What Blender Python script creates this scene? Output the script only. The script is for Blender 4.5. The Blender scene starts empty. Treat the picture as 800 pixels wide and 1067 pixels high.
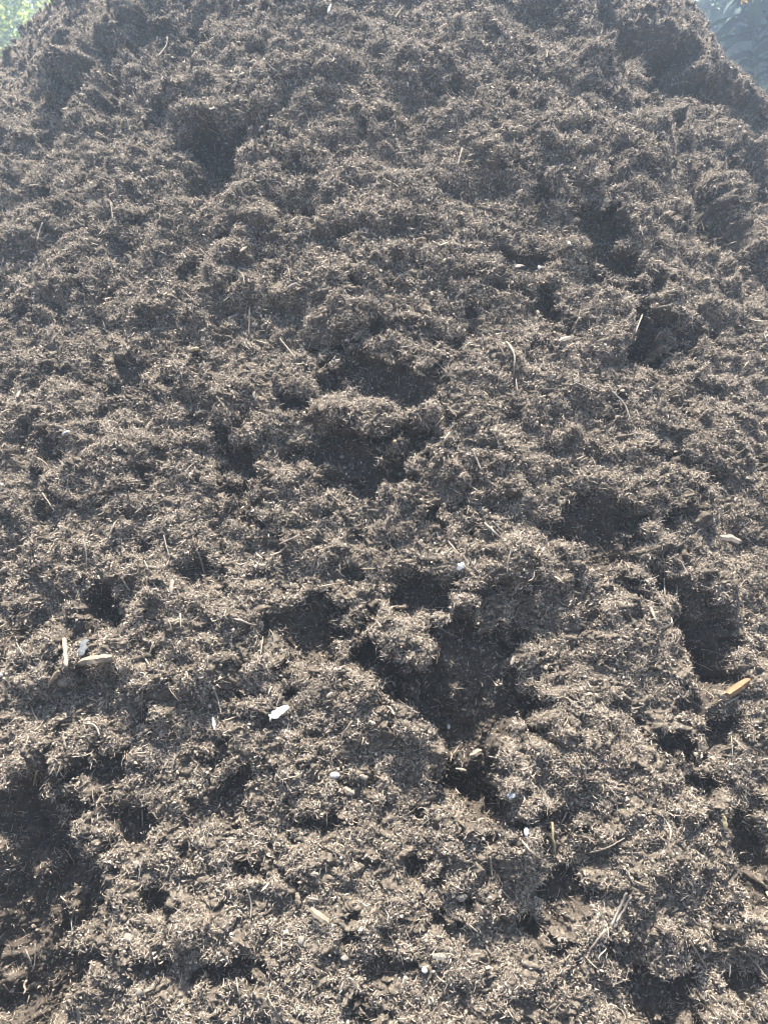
import bpy, math, random
import numpy as np
from mathutils import Vector, Matrix, Quaternion

C = bpy.context.scene
COL = C.collection
R_ = math.radians
rng = np.random.default_rng(7)
random.seed(7)

# ------------------------------------------------------------------ camera, sky, sun, exposure
PW, PH, FPX = 800.0, 1067.0, 830.0
PITCH = R_(-20)
CAM = np.array([0.0, 0.0, 1.6])
cd = bpy.data.cameras.new('camera')
cam = bpy.data.objects.new('camera', cd); COL.objects.link(cam)
cam.location = CAM
cam.rotation_euler = (R_(90) + PITCH, 0, 0)
cd.sensor_fit = 'VERTICAL'; cd.sensor_height = 24; cd.sensor_width = 18
cd.lens = 24 * FPX / PH
cd.clip_start = 0.05; cd.clip_end = 2000
C.camera = cam
cd.dof.use_dof = True; cd.dof.focus_distance = 1.5; cd.dof.aperture_fstop = 6.0
FW = np.array([0, math.cos(PITCH), math.sin(PITCH)])
UP = np.array([0, -math.sin(PITCH), math.cos(PITCH)])

SUN_EL, SUN_AZ = 79.5, -2.0          # azimuth measured from +y towards +x
w = bpy.data.worlds.new('World'); C.world = w; w.use_nodes = True
nt = w.node_tree; nt.nodes.clear()
sky = nt.nodes.new('ShaderNodeTexSky'); sky.sky_type = 'NISHITA'; sky.sun_disc = False
sky.sun_elevation = R_(SUN_EL); sky.sun_rotation = R_(SUN_AZ)
bg = nt.nodes.new('ShaderNodeBackground'); bg.inputs['Strength'].default_value = 0.068
wo = nt.nodes.new('ShaderNodeOutputWorld')
nt.links.new(sky.outputs[0], bg.inputs[0]); nt.links.new(bg.outputs[0], wo.inputs[0])
sl = bpy.data.lights.new('sun', 'SUN'); sl.energy = 5.0; sl.angle = R_(0.5); sl.color = (1.0, 0.935, 0.82)
sun = bpy.data.objects.new('sun', sl); COL.objects.link(sun)
sd = Vector((math.sin(R_(SUN_AZ)) * math.cos(R_(SUN_EL)), math.cos(R_(SUN_AZ)) * math.cos(R_(SUN_EL)), math.sin(R_(SUN_EL))))
sun.rotation_euler = sd.to_track_quat('Z', 'Y').to_euler()
sun.location = (0, 0, 12)
C.view_settings.view_transform = 'Standard'; C.view_settings.look = 'None'
C.view_settings.gamma = 1.0; C.view_settings.use_curve_mapping = False
C.view_settings.exposure = 2.6
C.cycles.use_denoising = True; C.cycles.pixel_filter_type = 'BLACKMAN_HARRIS'; C.cycles.filter_width = 1.05; C.cycles.denoiser = 'OPENIMAGEDENOISE'
C.cycles.denoising_input_passes = 'RGB_ALBEDO_NORMAL'; C.cycles.denoising_prefilter = 'ACCURATE'
C.cycles.max_bounces = 5; C.cycles.diffuse_bounces = 3; C.cycles.glossy_bounces = 1
C.cycles.transmission_bounces = 3; C.cycles.volume_bounces = 1; C.cycles.transparent_max_bounces = 6
GLARE_DENSITY, GLARE_G = 0.030, 0.73

# ------------------------------------------------------------------ helpers
def link(name, me, parent=None):
    o = bpy.data.objects.new(name, me); COL.objects.link(o)
    if parent is not None: o.parent = parent
    return o
def tag(o, label=None, cat=None, group=None, kind=None):
    if label: o['label'] = label
    if cat: o['category'] = cat
    if group: o['group'] = group
    if kind: o['kind'] = kind
    return o
def np_mesh(name, verts, faces, smooth=False):
    """verts (n,3); faces (m,k) all of one size k."""
    me = bpy.data.meshes.new(name)
    n, (m, k) = len(verts), faces.shape
    me.vertices.add(n); me.vertices.foreach_set('co', np.ascontiguousarray(verts, np.float32).ravel())
    me.loops.add(m * k); me.loops.foreach_set('vertex_index', np.ascontiguousarray(faces, np.int32).ravel())
    me.polygons.add(m); me.polygons.foreach_set('loop_start', np.arange(0, m * k, k, dtype=np.int32))
    me.update(calc_edges=True)
    if smooth: me.shade_smooth()
    else: me.shade_flat()
    return me
def attr(me, name, vals):
    a = me.attributes.new(name, 'FLOAT', 'POINT'); a.data.foreach_set('value', np.ascontiguousarray(vals, np.float32))

def material(name, rough=0.9, spec=0.2):
    m = bpy.data.materials.new(name); m.use_nodes = True
    b = m.node_tree.nodes['Principled BSDF']
    b.inputs['Roughness'].default_value = rough
    b.inputs['Specular IOR Level'].default_value = spec
    return m, m.node_tree, b
def ramp(t, stops, src):
    r = t.nodes.new('ShaderNodeValToRGB'); e = r.color_ramp.elements
    while len(e) < len(stops): e.new(0.5)
    for k, (p, c) in enumerate(stops):
        e[k].position = p; e[k].color = (*c, 1)
    t.links.new(src, r.inputs[0]); return r.outputs[0]
def noise_node(t, scale, detail=4, rough=0.6):
    n = t.nodes.new('ShaderNodeTexNoise'); n.inputs['Scale'].default_value = scale
    n.inputs['Detail'].default_value = detail; n.inputs['Roughness'].default_value = rough
    g = t.nodes.new('ShaderNodeNewGeometry'); t.links.new(g.outputs['Position'], n.inputs['Vector'])
    return n.outputs[0]

def _h(ix, iy, seed):
    h = (ix.astype(np.int64) * 374761393 + iy.astype(np.int64) * 668265263 + seed * 974711) & 0xFFFFFFFF
    h = ((h ^ (h >> 13)) * 1274126177) & 0xFFFFFFFF
    h = ((h ^ (h >> 16)) * 2246822519) & 0xFFFFFFFF
    return (h ^ (h >> 15)) & 0xFFFFFFFF
def h01(ix, iy, seed): return (_h(ix, iy, seed) / 4294967296.0).astype(np.float32)
def perlin(x, y, seed):
    ix = np.floor(x); iy = np.floor(y); fx = (x - ix).astype(np.float32); fy = (y - iy).astype(np.float32)
    ix = ix.astype(np.int32); iy = iy.astype(np.int32)
    def g(dx, dy):
        a = h01(ix + dx, iy + dy, seed) * (2 * np.pi)
        return np.cos(a) * (fx - dx) + np.sin(a) * (fy - dy)
    ux = fx * fx * fx * (fx * (fx * 6 - 15) + 10); uy = fy * fy * fy * (fy * (fy * 6 - 15) + 10)
    a = g(0, 0); b = g(1, 0); c = g(0, 1); d = g(1, 1)
    return ((a + ux * (b - a)) * (1 - uy) + (c + ux * (d - c)) * uy) * 1.5
def fbm(x, y, seed, octv=3, gain=0.5):
    s = 0; a = 1.0
    for k in range(octv):
        s = s + a * perlin(x * 2.03 ** k + 17.1 * k, y * 2.03 ** k - 9.7 * k, seed + k); a *= gain
    return s
def domes(x, y, seed):
    """rounded clods: overlapping hemispherical bumps of random height, one per cell, max-blended."""
    ix = np.floor(x).astype(np.int32); iy = np.floor(y).astype(np.int32)
    out = np.zeros_like(x, dtype=np.float32)
    for dx in (-1, 0, 1):
        for dy in (-1, 0, 1):
            cx = ix + dx; cy = iy + dy
            px = cx + h01(cx, cy, seed); py = cy + h01(cx, cy, seed + 1)
            rr = 0.5 + 0.45 * h01(cx, cy, seed + 2)
            hh = 0.35 + 0.65 * h01(cx, cy, seed + 3)
            d2 = ((x - px) ** 2 + (y - py) ** 2) / (rr * rr)
            out = np.maximum(out, hh * np.sqrt(np.clip(1 - d2, 0, 1)))
    return out.astype(np.float32)
def sstep(a, b, x):
    t = np.clip((x - a) / (b - a), 0, 1); return t * t * (3 - 2 * t)

# ------------------------------------------------------------------ the mound: a cone of loose compost, rounded on top
MCX, MCY, MR, SLOPE, ZT, CAPW = 0.02, 3.7, 3.13, 1.2, 3.0, 0.22
KC = math.sqrt(1 + SLOPE ** 2)
def mound_z(x, y):
    dx = x - MCX; dx = np.where(dx > 0, dx * 1.06, dx * .94)
    m = MR - np.sqrt(dx ** 2 + (y - MCY) ** 2)
    z = SLOPE * m
    return ZT - np.logaddexp(0, (ZT - z) / CAPW) * CAPW
def unroll(x, y):
    """isometric unrolling of the cone: u across, v down the slope (metres)."""
    r = np.sqrt((x - MCX) ** 2 + (y - MCY) ** 2) * KC
    th = np.arctan2(x - MCX, -(y - MCY)) / KC
    return r * np.sin(th), r * np.cos(th)
def ray(px, py):
    d = FW + UP * ((PH / 2 - py) / FPX) + np.array([1, 0, 0]) * ((px - PW / 2) / FPX)
    return d
def on_mound(px, py):
    d = ray(px, py); t = np.arange(0.4, 6, 0.004)
    p = CAM + t[:, None] * d
    f = p[:, 2] - mound_z(p[:, 0], p[:, 1])
    k = np.argmax(f < 0)
    return p[k]
def uv_of(px, py):
    p = on_mound(px, py); a, b = unroll(p[0], p[1]); return float(a), float(b)
def spot(px, py, rx, ry):
    u, v = uv_of(px, py)
    ua, _ = uv_of(px - rx, py); ub, _ = uv_of(px + rx, py)
    _, va = uv_of(px, py - ry); _, vb = uv_of(px, py + ry)
    return u, v, max(0.02, (ub - ua) / 2), max(0.02, abs(vb - va) / 2)

# non-uniform grid: fine where the face of the pile is near, coarse on its far sides
def spacing(lo, hi, fine0, fine1, d0, d1, out, grow=1.06):
    a = [fine0]
    while a[-1] < fine1:
        t = (a[-1] - fine0) / (fine1 - fine0); a.append(a[-1] + d0 + (d1 - d0) * t)
    s = d1
    while a[-1] < hi: s = min(s * grow, out); a.append(a[-1] + s)
    b = []; s = d0; q = fine0
    while q > lo: s = min(s * grow, out); q -= s; b.append(q)
    return np.array(b[::-1] + a)
gx = spacing(-4.2, 4.0, -1.5, 1.42, 0.0021, 0.0021, 0.05)
gy = spacing(0.30, 7.6, 0.70, 2.45, 0.0012, 0.0024, 0.05)
X, Y = np.meshgrid(gx, gy); NY, NX = X.shape
U, V = unroll(X, Y)
Z0 = mound_z(X, Y)

# hollows: (px, py, rx, ry, depth share, moist) measured on the photograph, laid on the mound in metres
HOLLOWS = [
 (222,150,46,32,.9,.9),(110,92,30,34,.7,.6),(690,52,44,36,.8,.6),(686,100,17,15,.5,.6),(738,205,14,22,.7,.5),(750,230,15,26,.8,.6),(764,256,15,24,.7,.6),
 (676,342,38,28,.75,.95),(735,342,30,26,.35,.7),(352,345,52,22,.5,.8),(395,392,60,26,.4,1),(365,478,75,30,.35,1),
 (245,478,50,26,.35,.9),(440,612,48,26,.5,1),(28,935,70,140,.06,1),(640,550,60,40,.1,1),(370,480,70,30,.1,1),(330,645,45,42,.35,1),(395,685,46,36,.4,1),
 (98,625,32,24,.6,1),(640,545,58,38,.30,1),(748,665,48,40,.5,1),(40,850,75,55,.4,1),(20,930,66,75,.4,1),(35,1020,70,60,.35,1),(100,795,42,28,.5,1),
 (690,1035,50,38,.35,1),(785,890,34,48,.4,1),(38,450,28,24,.5,.7),(20,385,34,20,.4,.6),(95,378,28,13,.5,.6),(148,490,26,17,.5,.7),
 (545,265,42,18,.35,.9),(578,305,26,18,.3,1),(215,588,30,18,.5,.7),(345,850,34,13,.5,.7),(245,1000,36,16,.5,.7),(375,1042,30,14,.5,.7),
 (618,235,32,30,.35,.9),(640,270,34,20,.3,.9),(470,345,40,16,.5,.8),(120,400,30,14,.5,.6),(60,195,36,18,.4,.5),(112,250,36,14,.5,.5),
 (160,405,28,14,.5,.6),(460,955,28,14,.4,.7),(560,965,28,26,.3,.8),(440,905,28,18,.4,.7),(545,600,20,18,.3,.5),(620,650,24,12,.4,.5),
 (755,755,22,24,.4,.9),(700,770,36,18,.3,.9),(740,815,40,18,.35,.9),(165,945,36,36,.25,.9),(130,860,36,34,.25,.9),(705,480,40,20,.35,.7),(740,500,34,16,.4,.7),
 (620,470,22,14,.4,.5),(480,455,24,10,.5,.5),(700,385,18,14,.5,.6),(430,235,30,18,.35,.6),(480,195,40,16,.4,.5),(275,115,30,18,.3,.4),(300,90,26,14,.4,.4),
 (570,10,40,18,.4,.5),(625,40,24,26,.4,.4),(150,35,40,30,.12,.8),(200,30,30,32,.15,.7),(350,20,24,16,.3,.4),(480,45,20,10,.5,.4),(520,40,20,10,.5,.4),
 (30,560,34,22,.4,.5),(20,650,30,14,.4,.5),(215,665,26,12,.4,.5),(320,695,22,10,.5,.5),(265,745,20,10,.4,.6),(60,440,20,16,.4,.5),(395,450,60,10,.5,.8),
 (640,880,20,14,.4,.6),(590,925,24,26,.3,.8),(265,900,28,14,.35,.7),(240,810,26,22,.35,.8),(720,150,30,12,.5,.4),(790,190,14,40,.4,.4),(660,200,24,12,.4,.5)]
LUMPS = [(470,690,15,11,.6),(522,722,13,10,.6),(452,742,13,10,.5),(534,772,13,10,.6),(500,672,12,9,.5),(425,700,12,9,.5),(20,900,16,12,.5),(46,950,14,10,.5),(18,1000,16,12,.5),
 (450,568,46,22,.42),(745,592,52,34,.40),(490,786,22,18,.55),(430,668,32,20,.3),(330,428,62,14,.5),(300,300,60,16,.4),
 (150,755,55,24,.35),(112,590,52,18,.45),(225,114,48,14,.7),(330,340,50,12,.4),(690,560,40,20,.3),(240,215,40,26,.35),(185,440,34,24,.45),
 (90,490,50,30,.3),(245,620,44,26,.3),(330,565,50,22,.3),(600,780,44,36,.25),(440,330,46,14,.45),(480,270,40,18,.35),(380,260,44,18,.3),
 (690,130,40,18,.3),(640,150,40,20,.25),(770,100,24,40,.3),(560,440,44,20,.3),(420,790,40,30,.2),(160,230,44,20,.3),(130,320,50,20,.3),
 (250,965,60,26,.25),(150,980,40,26,.3),(460,1000,60,26,.22),(680,900,50,28,.28),(760,970,40,30,.3),(330,735,50,20,.2),(300,180,40,20,.3)]
wx = fbm(U * 9, V * 9, 900, 3) ; wy = fbm(U * 9 + 31, V * 9 + 7, 910, 3)
wx2 = perlin(U * 38, V * 38, 920); wy2 = perlin(U * 38 + 5, V * 38 + 3, 921)
dN = np.zeros_like(U); dS = np.zeros_like(U); moist = np.zeros_like(U)
def local(u0, v0, ru, rv, reach=1.9):
    m = (np.abs(U - u0) < ru * reach + .04) & (np.abs(V - v0) < rv * reach + .04)
    return np.nonzero(m)
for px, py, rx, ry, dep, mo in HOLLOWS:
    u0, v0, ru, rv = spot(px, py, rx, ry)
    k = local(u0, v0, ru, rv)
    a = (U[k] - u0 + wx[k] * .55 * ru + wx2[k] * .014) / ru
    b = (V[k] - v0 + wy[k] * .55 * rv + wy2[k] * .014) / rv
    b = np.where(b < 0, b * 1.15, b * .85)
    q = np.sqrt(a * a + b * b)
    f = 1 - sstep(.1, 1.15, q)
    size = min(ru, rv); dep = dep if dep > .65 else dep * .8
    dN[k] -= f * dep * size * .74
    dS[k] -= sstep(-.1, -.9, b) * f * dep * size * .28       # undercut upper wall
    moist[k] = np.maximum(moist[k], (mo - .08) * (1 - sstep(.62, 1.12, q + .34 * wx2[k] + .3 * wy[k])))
for px, py, rx, ry, hgt in LUMPS:
    u0, v0, ru, rv = spot(px, py, rx, ry)
    k = local(u0, v0, ru, rv)
    a = (U[k] - u0 + wx[k] * .3 * ru) / ru; b = (V[k] - v0 + wy[k] * .3 * rv) / rv
    q = np.sqrt(a * a + b * b)
    f = np.sqrt(np.clip(1 - q * q, 0, 1)); size = min(ru, rv)
    dN[k] += f * hgt * size * .75
    dS[k] += f * hgt * size * .55                              # sags over downhill
    moist[k] *= 1 - np.clip(f * 2.2, 0, 1)
# gullies cut by slides along the fall lines, and the ribs left standing beside them
GULLIES = [([(628,-4),(634,20),(640,44)],13,.045),([(650,18),(684,52),(722,84),(758,112)],17,.075),([(732,184),(748,226),(770,270)],14,.11),([(772,180),(786,215),(792,250)],10,.08),
 ([(150,4),(122,46),(82,80)],12,.045),([(120,52),(112,84),(98,112)],15,.05),([(186,84),(160,110),(132,140)],9,.035),([(208,-4),(192,30),(176,64)],11,.03),
 ([(655,330),(690,352),(720,345)],13,.05),([(700,110),(680,98),(664,90)],9,.04),([(590,100),(612,140),(640,175)],8,.03),([(300,100),(270,118),(246,140)],9,.03),
 ([(560,560),(585,540),(640,548)],10,.02),([(715,640),(742,668),(770,700)],14,.05),([(40,640),(70,628),(118,632)],12,.035)]
RIBS = [([(665,10),(705,48),(745,84),(785,118)],11,.05),([(755,190),(772,230),(786,270)],9,.05),([(130,14),(100,50),(66,84)],11,.045),([(205,70),(180,96),(150,122)],9,.035),([(600,10),(615,60),(650,100)],9,.035),([(330,425),(390,430),(440,420)],10,.03)]
def to_line(pts):
    q = [uv_of(*p) for p in pts]; d = np.full(U.shape, 9.0, np.float32)
    lo = np.min(q, 0) - .25; hi = np.max(q, 0) + .25
    k = np.nonzero((U > lo[0]) & (U < hi[0]) & (V > lo[1]) & (V < hi[1]))
    uu = U[k] + wx[k] * .035 + wx2[k] * .010; vv = V[k] + wy[k] * .035 + wy2[k] * .010; dk = d[k]
    for (a0, b0), (a1, b1) in zip(q[:-1], q[1:]):
        t_ = np.clip(((uu - a0) * (a1 - a0) + (vv - b0) * (b1 - b0)) / ((a1 - a0) ** 2 + (b1 - b0) ** 2), 0, 1)
        dk = np.minimum(dk, np.hypot(uu - a0 - t_ * (a1 - a0), vv - b0 - t_ * (b1 - b0)))
    return k, dk
SLIDES = [(488,748,98,92,.145,.72),(746,668,48,42,.08,.3),(365,480,76,30,.06,.2),(640,550,56,38,.07,.3),(26,945,66,145,.125,.15),(222,160,42,34,.09,.3),
 (676,346,36,28,.07,.3),(330,648,42,42,.065,.4),(98,630,30,24,.05,.3),(690,1040,46,36,.06,.3),(395,395,56,24,.05,.3),(786,895,34,46,.07,.3),(440,616,44,24,.05,.3)]
for px, py, rx, ry, dep, nar in SLIDES:
    u0, v0, ru, rv = spot(px, py, rx, ry); k = local(u0, v0, ru, rv)
    a = (U[k] - u0 + wx[k] * .40 * ru + wx2[k] * .012) / ru; b = (V[k] - v0 + wy[k] * .30 * rv + wy2[k] * .012) / rv
    t_ = np.clip((b + 1) / 2, 0, 2); wdt = (1 - nar * np.clip(t_, 0, 1) ** 1.3) * sstep(-.1, .22, (b + 1) / 2)
    side_f = 1 - sstep(.72, 1.05, np.abs(a) / np.maximum(wdt, .02)); end_f = 1 - sstep(.90, 1.10, t_)
    if dep < .12:                                               # the smaller slides are softer and more broken
        dep *= .36; side_f = 1 - sstep(.35, 1.15, np.abs(a) / np.maximum(wdt, .02) + .22 * wx2[k])
    dN[k] -= dep * t_ * side_f * end_f
    moist[k] = np.maximum(moist[k], (.90 if nar > .6 else .62) * (1 - sstep(.70, 1.12, np.abs(a) / np.maximum(wdt, .02) + .40 * wx2[k] + .3 * wy2[k])) * (1 - sstep(.96, 1.08, t_)))
for pts, wpx, dep in GULLIES:
    k, dk = to_line(pts); wm = spot(*pts[1], wpx, wpx)[2]; f = 1 - sstep(.15, 1.25, dk / wm)
    dN[k] -= f * dep * .85; moist[k] = np.maximum(moist[k], .35 * (1 - sstep(.5, 1., dk / wm)))
for pts, wpx, dep in RIBS:
    k, dk = to_line(pts); wm = spot(*pts[1], wpx, wpx)[2]; f = np.sqrt(np.clip(1 - (dk / wm / 1.2) ** 2, 0, 1))
    dN[k] += f * dep; dS[k] += f * dep * .3; moist[k] *= 1 - f
# random bare patches the list does not name
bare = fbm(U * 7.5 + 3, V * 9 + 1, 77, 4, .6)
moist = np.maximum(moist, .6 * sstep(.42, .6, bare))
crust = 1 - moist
cs = sstep(.25, .6, crust)

ph_ = np.arctan2(U, V); ln_ = np.sqrt(U * U + V * V)          # fall lines of the cone
flank = .25 + .75 * sstep(.05, .32, np.abs(ph_))
R1 = perlin(ph_ * 30 + wx * .5, ln_ * 1.6 + wy * .4, 15) + .5 * perlin(ph_ * 66 + wx, ln_ * 3.2 + wy, 16)
L1 = fbm(U * 2.6, V * 2.6, 11, 3)
rug = .30 + .95 * sstep(-.35, .5, fbm(U * 3.3 + 8, V * 3.3, 83, 2))  # some parts of the face are lumpier than others
D1 = domes(U * 7.5 + wx * .6, V * 7.5 + wy * .6, 21)
D1b = domes(U * 12 + wx * .8 + 3.3, V * 12 + wy * .8, 26)
D2 = domes(U * 20 + wx2 * .5 + wx * .8, V * 20 + wy2 * .5 + wy * .8, 31)
D3 = domes(U * 46 + wx2 * .9, V * 46 + wy2 * .9, 41)
D4 = domes(U * 100 + wx2 * 1.5, V * 100 + wy2 * 1.5, 51)
D5 = domes(U * 215, V * 215, 61)
P5 = perlin(U * 170, V * 170, 71)
amp = .35 + .65 * cs
gate2 = .30 + .70 * sstep(-.3, .35, perlin(U * 6, V * 6, 81))
gate3 = .35 + .65 * sstep(-.3, .3, perlin(U * 13, V * 13, 85))
hN = .030 * L1 + .030 * R1 * flank + .030 * D1 * amp * rug + .022 * D1b * amp * rug + .027 * D2 * amp * gate2 + .0215 * D3 * (.60 + .40 * cs) * gate3 + .0125 * D4 * (.7 + .3 * cs) + .0066 * D5 + .0036 * P5
dN += hN + .016 * cs - .065
dS += .28 * (.040 * D1 * rug + .024 * D2 * gate2 + .0165 * D3 * gate3) * cs + .003 * P5
dX = .012 * wx2 * cs + .004 * perlin(U * 90, V * 90, 93) * cs

# frame of the smooth mound
th = np.arctan2(X - MCX, -(Y - MCY))
e = 1e-3
gxz = (mound_z(X + e, Y) - mound_z(X - e, Y)) / (2 * e); gyz = (mound_z(X, Y + e) - mound_z(X, Y - e)) / (2 * e)
n0 = np.stack([-gxz, -gyz, np.ones_like(gxz)], -1); n0 /= np.linalg.norm(n0, axis=-1, keepdims=True)
down = np.stack([np.zeros_like(gxz), np.zeros_like(gxz), -np.ones_like(gxz)], -1)
sdir = down - n0 * np.sum(down * n0, -1, keepdims=True)
sdir /= np.linalg.norm(sdir, axis=-1, keepdims=True) + 1e-6
side = np.cross(sdir, n0)
edge = np.clip((Z0 + .05) / .15, 0, 1)
P = np.stack([X, Y, Z0], -1) + n0 * (dN * edge)[..., None] + sdir * (dS * edge)[..., None] + side * (dX * edge)[..., None]

ii = np.arange(NY * NX, dtype=np.int32).reshape(NY, NX)
F4 = np.stack([ii[:-1, :-1], ii[:-1, 1:], ii[1:, 1:], ii[1:, :-1]], -1).reshape(-1, 4)
zq = P[..., 2].ravel()[F4].max(1)
F4 = F4[zq > -.12]                                              # drop what lies under the ground
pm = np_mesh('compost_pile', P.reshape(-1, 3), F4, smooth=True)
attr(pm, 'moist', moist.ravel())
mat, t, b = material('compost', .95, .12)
am = t.nodes.new('ShaderNodeAttribute'); am.attribute_name = 'moist'
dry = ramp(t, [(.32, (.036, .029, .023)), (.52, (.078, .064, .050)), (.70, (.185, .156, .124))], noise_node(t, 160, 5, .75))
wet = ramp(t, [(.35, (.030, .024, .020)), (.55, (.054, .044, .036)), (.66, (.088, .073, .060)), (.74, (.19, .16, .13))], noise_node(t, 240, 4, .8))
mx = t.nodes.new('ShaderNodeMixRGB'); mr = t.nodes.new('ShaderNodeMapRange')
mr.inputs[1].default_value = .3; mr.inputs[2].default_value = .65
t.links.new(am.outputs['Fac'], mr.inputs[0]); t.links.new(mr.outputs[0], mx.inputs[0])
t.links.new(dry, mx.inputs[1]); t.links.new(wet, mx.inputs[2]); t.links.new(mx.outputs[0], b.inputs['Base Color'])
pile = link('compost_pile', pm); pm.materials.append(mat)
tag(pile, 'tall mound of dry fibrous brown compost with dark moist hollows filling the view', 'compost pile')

# displaced normals
du = np.gradient(P, axis=1); dv = np.gradient(P, axis=0)
NN = np.cross(du, dv); AR = np.linalg.norm(NN, axis=-1); NN /= AR[..., None] + 1e-12
Pf = P.reshape(-1, 3); Nf = NN.reshape(-1, 3)
rel = Pf - CAM; zc = rel @ FW
PXf = PW / 2 + FPX * rel[:, 0] / np.maximum(zc, .05); PYf = PH / 2 - FPX * (rel @ UP) / np.maximum(zc, .05)
near = (np.abs(Pf[:, 0]) < 2.3) & (Pf[:, 1] > .55) & (Pf[:, 1] < 3.3) & (zc > .3)

# ------------------------------------------------------------------ loose fibres and crumbs (uncountable): parts of the pile
# per-area density that thins out with distance from the foot of the face
wgt = AR.ravel() * near * (np.maximum(zc, .8) / 1.6) ** .2
m_ = moist.ravel()
clump = sstep(-.35, .3, fbm(U * 30, V * 30, 333, 2)).ravel()
top = np.clip(D2.ravel() * .6 + D3.ravel() * .6, 0, 1)
wf = wgt * (1 - .93 * sstep(.15, .75, m_)) * (.05 + .95 * clump) * (.06 + .94 * top ** 1.4)
margin = (PXf > -130) & (PXf < PW + 130) & (PYf > -100) & (PYf < PH + 100)
beyond = (PXf > -330) & (PXf < PW + 330) & (PYf > -220) & (PYf < PH + 260)
mw = np.where(margin, 1.0, .3 * beyond)
wf = wf * mw; wc = wgt * mw

patch = (.5 + .5 * np.clip(fbm(U * 11, V * 11, 555, 3), -1, 1)).ravel()
def fibres(name, n, weights, lmin, lmax, rad, rings, lift, curl, m):
    p = weights / weights.sum()
    k = np.searchsorted(np.cumsum(p), rng.random(n)); k = np.minimum(k, len(p) - 1)
    base = Pf[k] + rng.normal(0, .0015, (n, 3)); nn = Nf[k]
    d = rng.normal(0, 1, (n, 3)); d -= nn * np.sum(d * nn, 1, keepdims=True) * (1 - lift)
    d /= np.linalg.norm(d, axis=1, keepdims=True)
    d += nn * lift * rng.random((n, 1)) * .7; d /= np.linalg.norm(d, axis=1, keepdims=True)
    L = lmin * (lmax / lmin) ** (rng.random(n) ** 1.7)
    c = rng.normal(0, 1, (n, 3)) * curl; c2 = rng.normal(0, 1, (n, 3)) * curl * .5
    r = rad * np.clip(np.exp(rng.normal(-.1, .45, n)), .35, 2.6)
    a = np.cross(d, rng.normal(0, 1, (n, 3))); a /= np.linalg.norm(a, axis=1, keepdims=True) + 1e-9
    bb = np.cross(d, a)
    u = np.linspace(-.5, .5, rings)
    hgt = .0012 + np.minimum(rng.exponential(.0028, (n, 1)), .012)
    prof = np.sqrt(np.clip(1 - (2 * np.abs(u)) ** 2.5, 0, 1)) * .75 + .25
    vs = np.empty((n, rings, 3, 3), np.float32)
    for i, ui in enumerate(u):
        q = base + nn * hgt + d * (L * ui)[:, None] + c * (L * (ui * ui - .08))[:, None] + c2 * (L * ui ** 3 * 2)[:, None]
        for j in range(3):
            ang = 2 * math.pi * j / 3
            vs[:, i, j] = q + (a * math.cos(ang) * 1.25 + bb * math.sin(ang) * .7) * (r * prof[i])[:, None]
    ids = np.arange(n * rings * 3, dtype=np.int32).reshape(n, rings, 3)
    fs = []
    for i in range(rings - 1):
        for j in range(3):
            j2 = (j + 1) % 3
            fs.append(np.stack([ids[:, i, j], ids[:, i, j2], ids[:, i + 1, j2], ids[:, i + 1, j]], -1))
    me = np_mesh(name, vs.reshape(-1, 3), np.concatenate(fs).reshape(-1, 4), smooth=True)
    tone = np.clip(rng.beta(2.0, 2.2, n) * .8 + patch[k] * .35 - .05, 0, 1)
    attr(me, 'tone', np.repeat(tone, rings * 3))
    me.materials.append(m)
    return me
def tone_mat(name, stops):
    m, t, b = material(name, .85, .2)
    a = t.nodes.new('ShaderNodeAttribute'); a.attribute_name = 'tone'
    t.links.new(ramp(t, stops, a.outputs['Fac']), b.inputs['Base Color']); return m
mfib = tone_mat('dry_fibre', [(0, (.072, .057, .046)), (.3, (.195, .160, .125)), (.6, (.30, .253, .203)), (.85, (.335, .288, .232)), (1, (.365, .316, .258))])
mcrumb = tone_mat('compost_crumb', [(0, (.03, .024, .020)), (.35, (.10, .080, .063)), (.7, (.235, .196, .156)), (1, (.34, .29, .235))])
msoil = tone_mat('moist_crumb', [(0, (.022, .018, .015)), (.45, (.046, .038, .031)), (.75, (.095, .079, .065)), (1, (.28, .24, .20))])
mstraw = tone_mat('straw_fibre', [(0, (.12, .095, .072)), (.5, (.26, .215, .165)), (1, (.38, .325, .25))])
o = link('fibre_crust', fibres('fibre_crust', 760000, wf, .003, .012, .00078, 3, .65, .9, mfib), pile); o['kind'] = 'stuff'
o = link('root_fibres', fibres('root_fibres', 200000, wf, .007, .020, .00058, 4, .55, .95, mfib), pile); o['kind'] = 'stuff'
o = link('straw_litter', fibres('straw_litter', 9000, wf * (.3 + .7 * clump) + wc * .02, .018, .050, .0008, 5, .22, .45, mstraw), pile); o['kind'] = 'stuff'
o = link('hair_roots', fibres('hair_roots', 14000, wc * (m_ > .3), .008, .032, .0005, 4, .4, .5, mstraw), pile); o['kind'] = 'stuff'

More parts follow.
